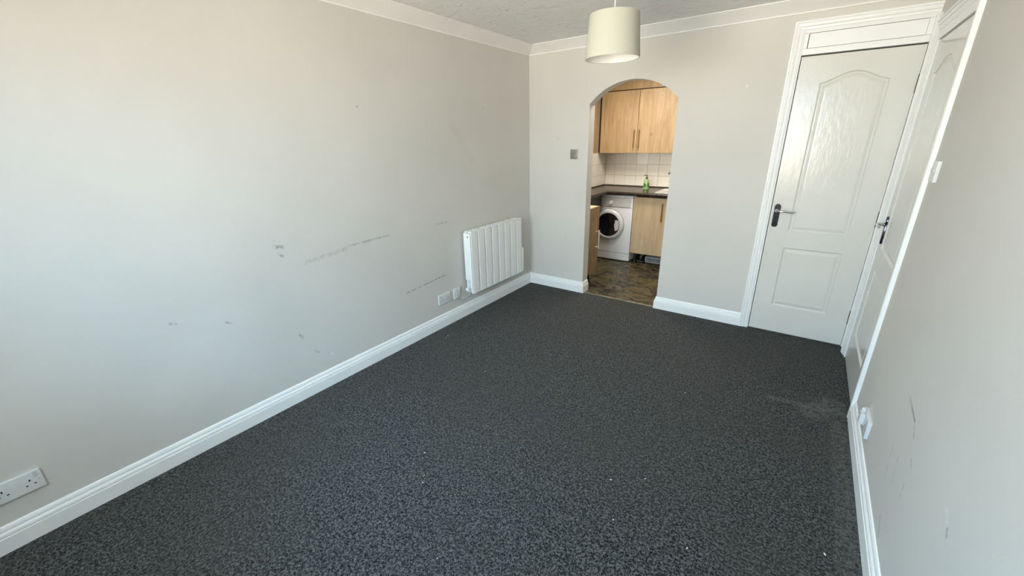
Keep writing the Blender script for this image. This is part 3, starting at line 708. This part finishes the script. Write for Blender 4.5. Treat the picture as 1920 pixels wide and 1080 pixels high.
# wall cabinet
wc = thing('wall_cabinet', 'light wood two-door wall cabinet above the kitchen tiles', 'cabinet', (.045, 1.560, 0))
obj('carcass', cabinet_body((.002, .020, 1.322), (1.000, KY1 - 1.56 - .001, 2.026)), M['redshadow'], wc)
for k in range(2):
    d = obj('door', box(((.024, .5015)[k], 0, 1.318), ((.4975, .996)[k], .019, 2.028), .0015, 1), M['wood'], wc)
    bar_handle(d, (.4985 + (-.030 if k == 0 else .030), 0, 1.485), L=.215, out=.030, m=M['brass'], r=.0062)
# wooden filler above the cabinet up to the ceiling and side end panel
tag(obj('filler_board', box((.047, 1.585, 2.040), (1.040, 1.603, 2.304)), M['wood']), 'light wood filler board above the wall cabinet under the arch top', 'board')
tag(obj('end_panel', box((KX0 + .002, 1.15, 1.318), (.040, 1.555, 2.030), .001, 1), M['wood']), 'narrow wood panel on the kitchen left wall beside the wall cabinet', 'panel')

# tiles, one object each, children of their wall; grout is a slab behind
def children_tiles():
    P = .1475; Z0 = .8955; ZP = .1425
    back = bpy.data.objects['wall_kitchen_back']; left = bpy.data.objects['wall_kitchen_left']
    obj('grout', box((KX0 + .0005, KY1 - .0035, .8952), (KX1, KY1 - .0003, 1.317)), M['grout'], back)
    obj('grout', box((KX0 + .0003, .46, .8952), (KX0 + .0035, KY1 - .004, 1.317)), M['grout'], left)
    rows = [(.8956, 1.0235), (1.0265, 1.1665), (1.1695, 1.3165)]
    for (z0, z1) in rows:
        k = -3
        while True:
            x0 = .464 + P * k + .0013; x1 = x0 + P - .0026; k += 1
            if x0 > KX1 - .01: break
            x0 = max(x0, KX0 + .009); x1 = min(x1, KX1 - .002)
            if x1 - x0 < .01: continue
            white = abs(x0 - .4653) < .01 and z0 > 1.1  # the one tile whose reflection is painted as a whiter colour
            t = obj('tile', box((x0, -.004, z0), (x1, 0, z1), .0012, 1), M['tile_reflection'] if white else M['tile'], back, (0, KY1 - .0035, 0))
            if white: t['label'] = 'cream tile whitened by a painted reflection'
            t.rotation_euler = (random.uniform(-.003, .003), 0, 0)
        k = 0
        while True:
            y1 = KY1 - .009 - P * k; y0 = y1 - P + .0026; k += 1
            if y1 < .5: break
            y0 = max(y0, .462)
            obj('tile', box((0, y0, z0), (.004, y1, z1), .0012, 1), M['tile'], left, (KX0 + .0035, 0, 0))
children_tiles()
# kitchen ceiling light body
kl = thing('ceiling_light', 'round white ceiling light in the kitchen, above the arch view', 'light', (.74, .64, 0))
obj('base', lathe([(.14, H - .0005), (.14, H - .03), (.12, H - .032)], 36), M['plastic'], kl, smooth=True)
obj('diffuser', lathe([(.118, H - .033), (.115, H - .05), (.08, H - .07), (.02, H - .078)], 36), M['bulb'], kl, smooth=True)

# ------------------------------------------------------------------ lint specks on the carpet
sp = bmesh.new()
for (x, y, s) in ((.162, -1.497, .006), (.168, -1.53, .004), (1.964, -1.256, .005), (1.849, -2.166, .005), (1.98, -2.069, .004), (2.225, -2.318, .0045), (.763, -1.754, .005), (.99, -2.534, .0045), (1.128, -2.675, .004), (1.941, -2.36, .004), (1.10, -2.64, .003), (1.0, -2.62, .003), (2.66, -2.05, .006), (2.2, -1.7, .003), (1.45, -2.9, .003)):
    r1 = bmesh.ops.create_icosphere(sp, subdivisions=1, radius=s)
    a = random.uniform(0, PI)
    for v in r1['verts']:
        q = Vector((v.co.x * random.uniform(.7, 1.3), v.co.y * .6, v.co.z * .5)); v.co = Vector((x + q.x * math.cos(a) - q.y * math.sin(a), y + q.x * math.sin(a) + q.y * math.cos(a), q.z + s * .4))
o = obj('lint_specks', sp, M['lint']); o['kind'] = 'stuff'; o['label'] = 'tiny pale specks of lint scattered on the charcoal carpet'; o['category'] = 'lint'
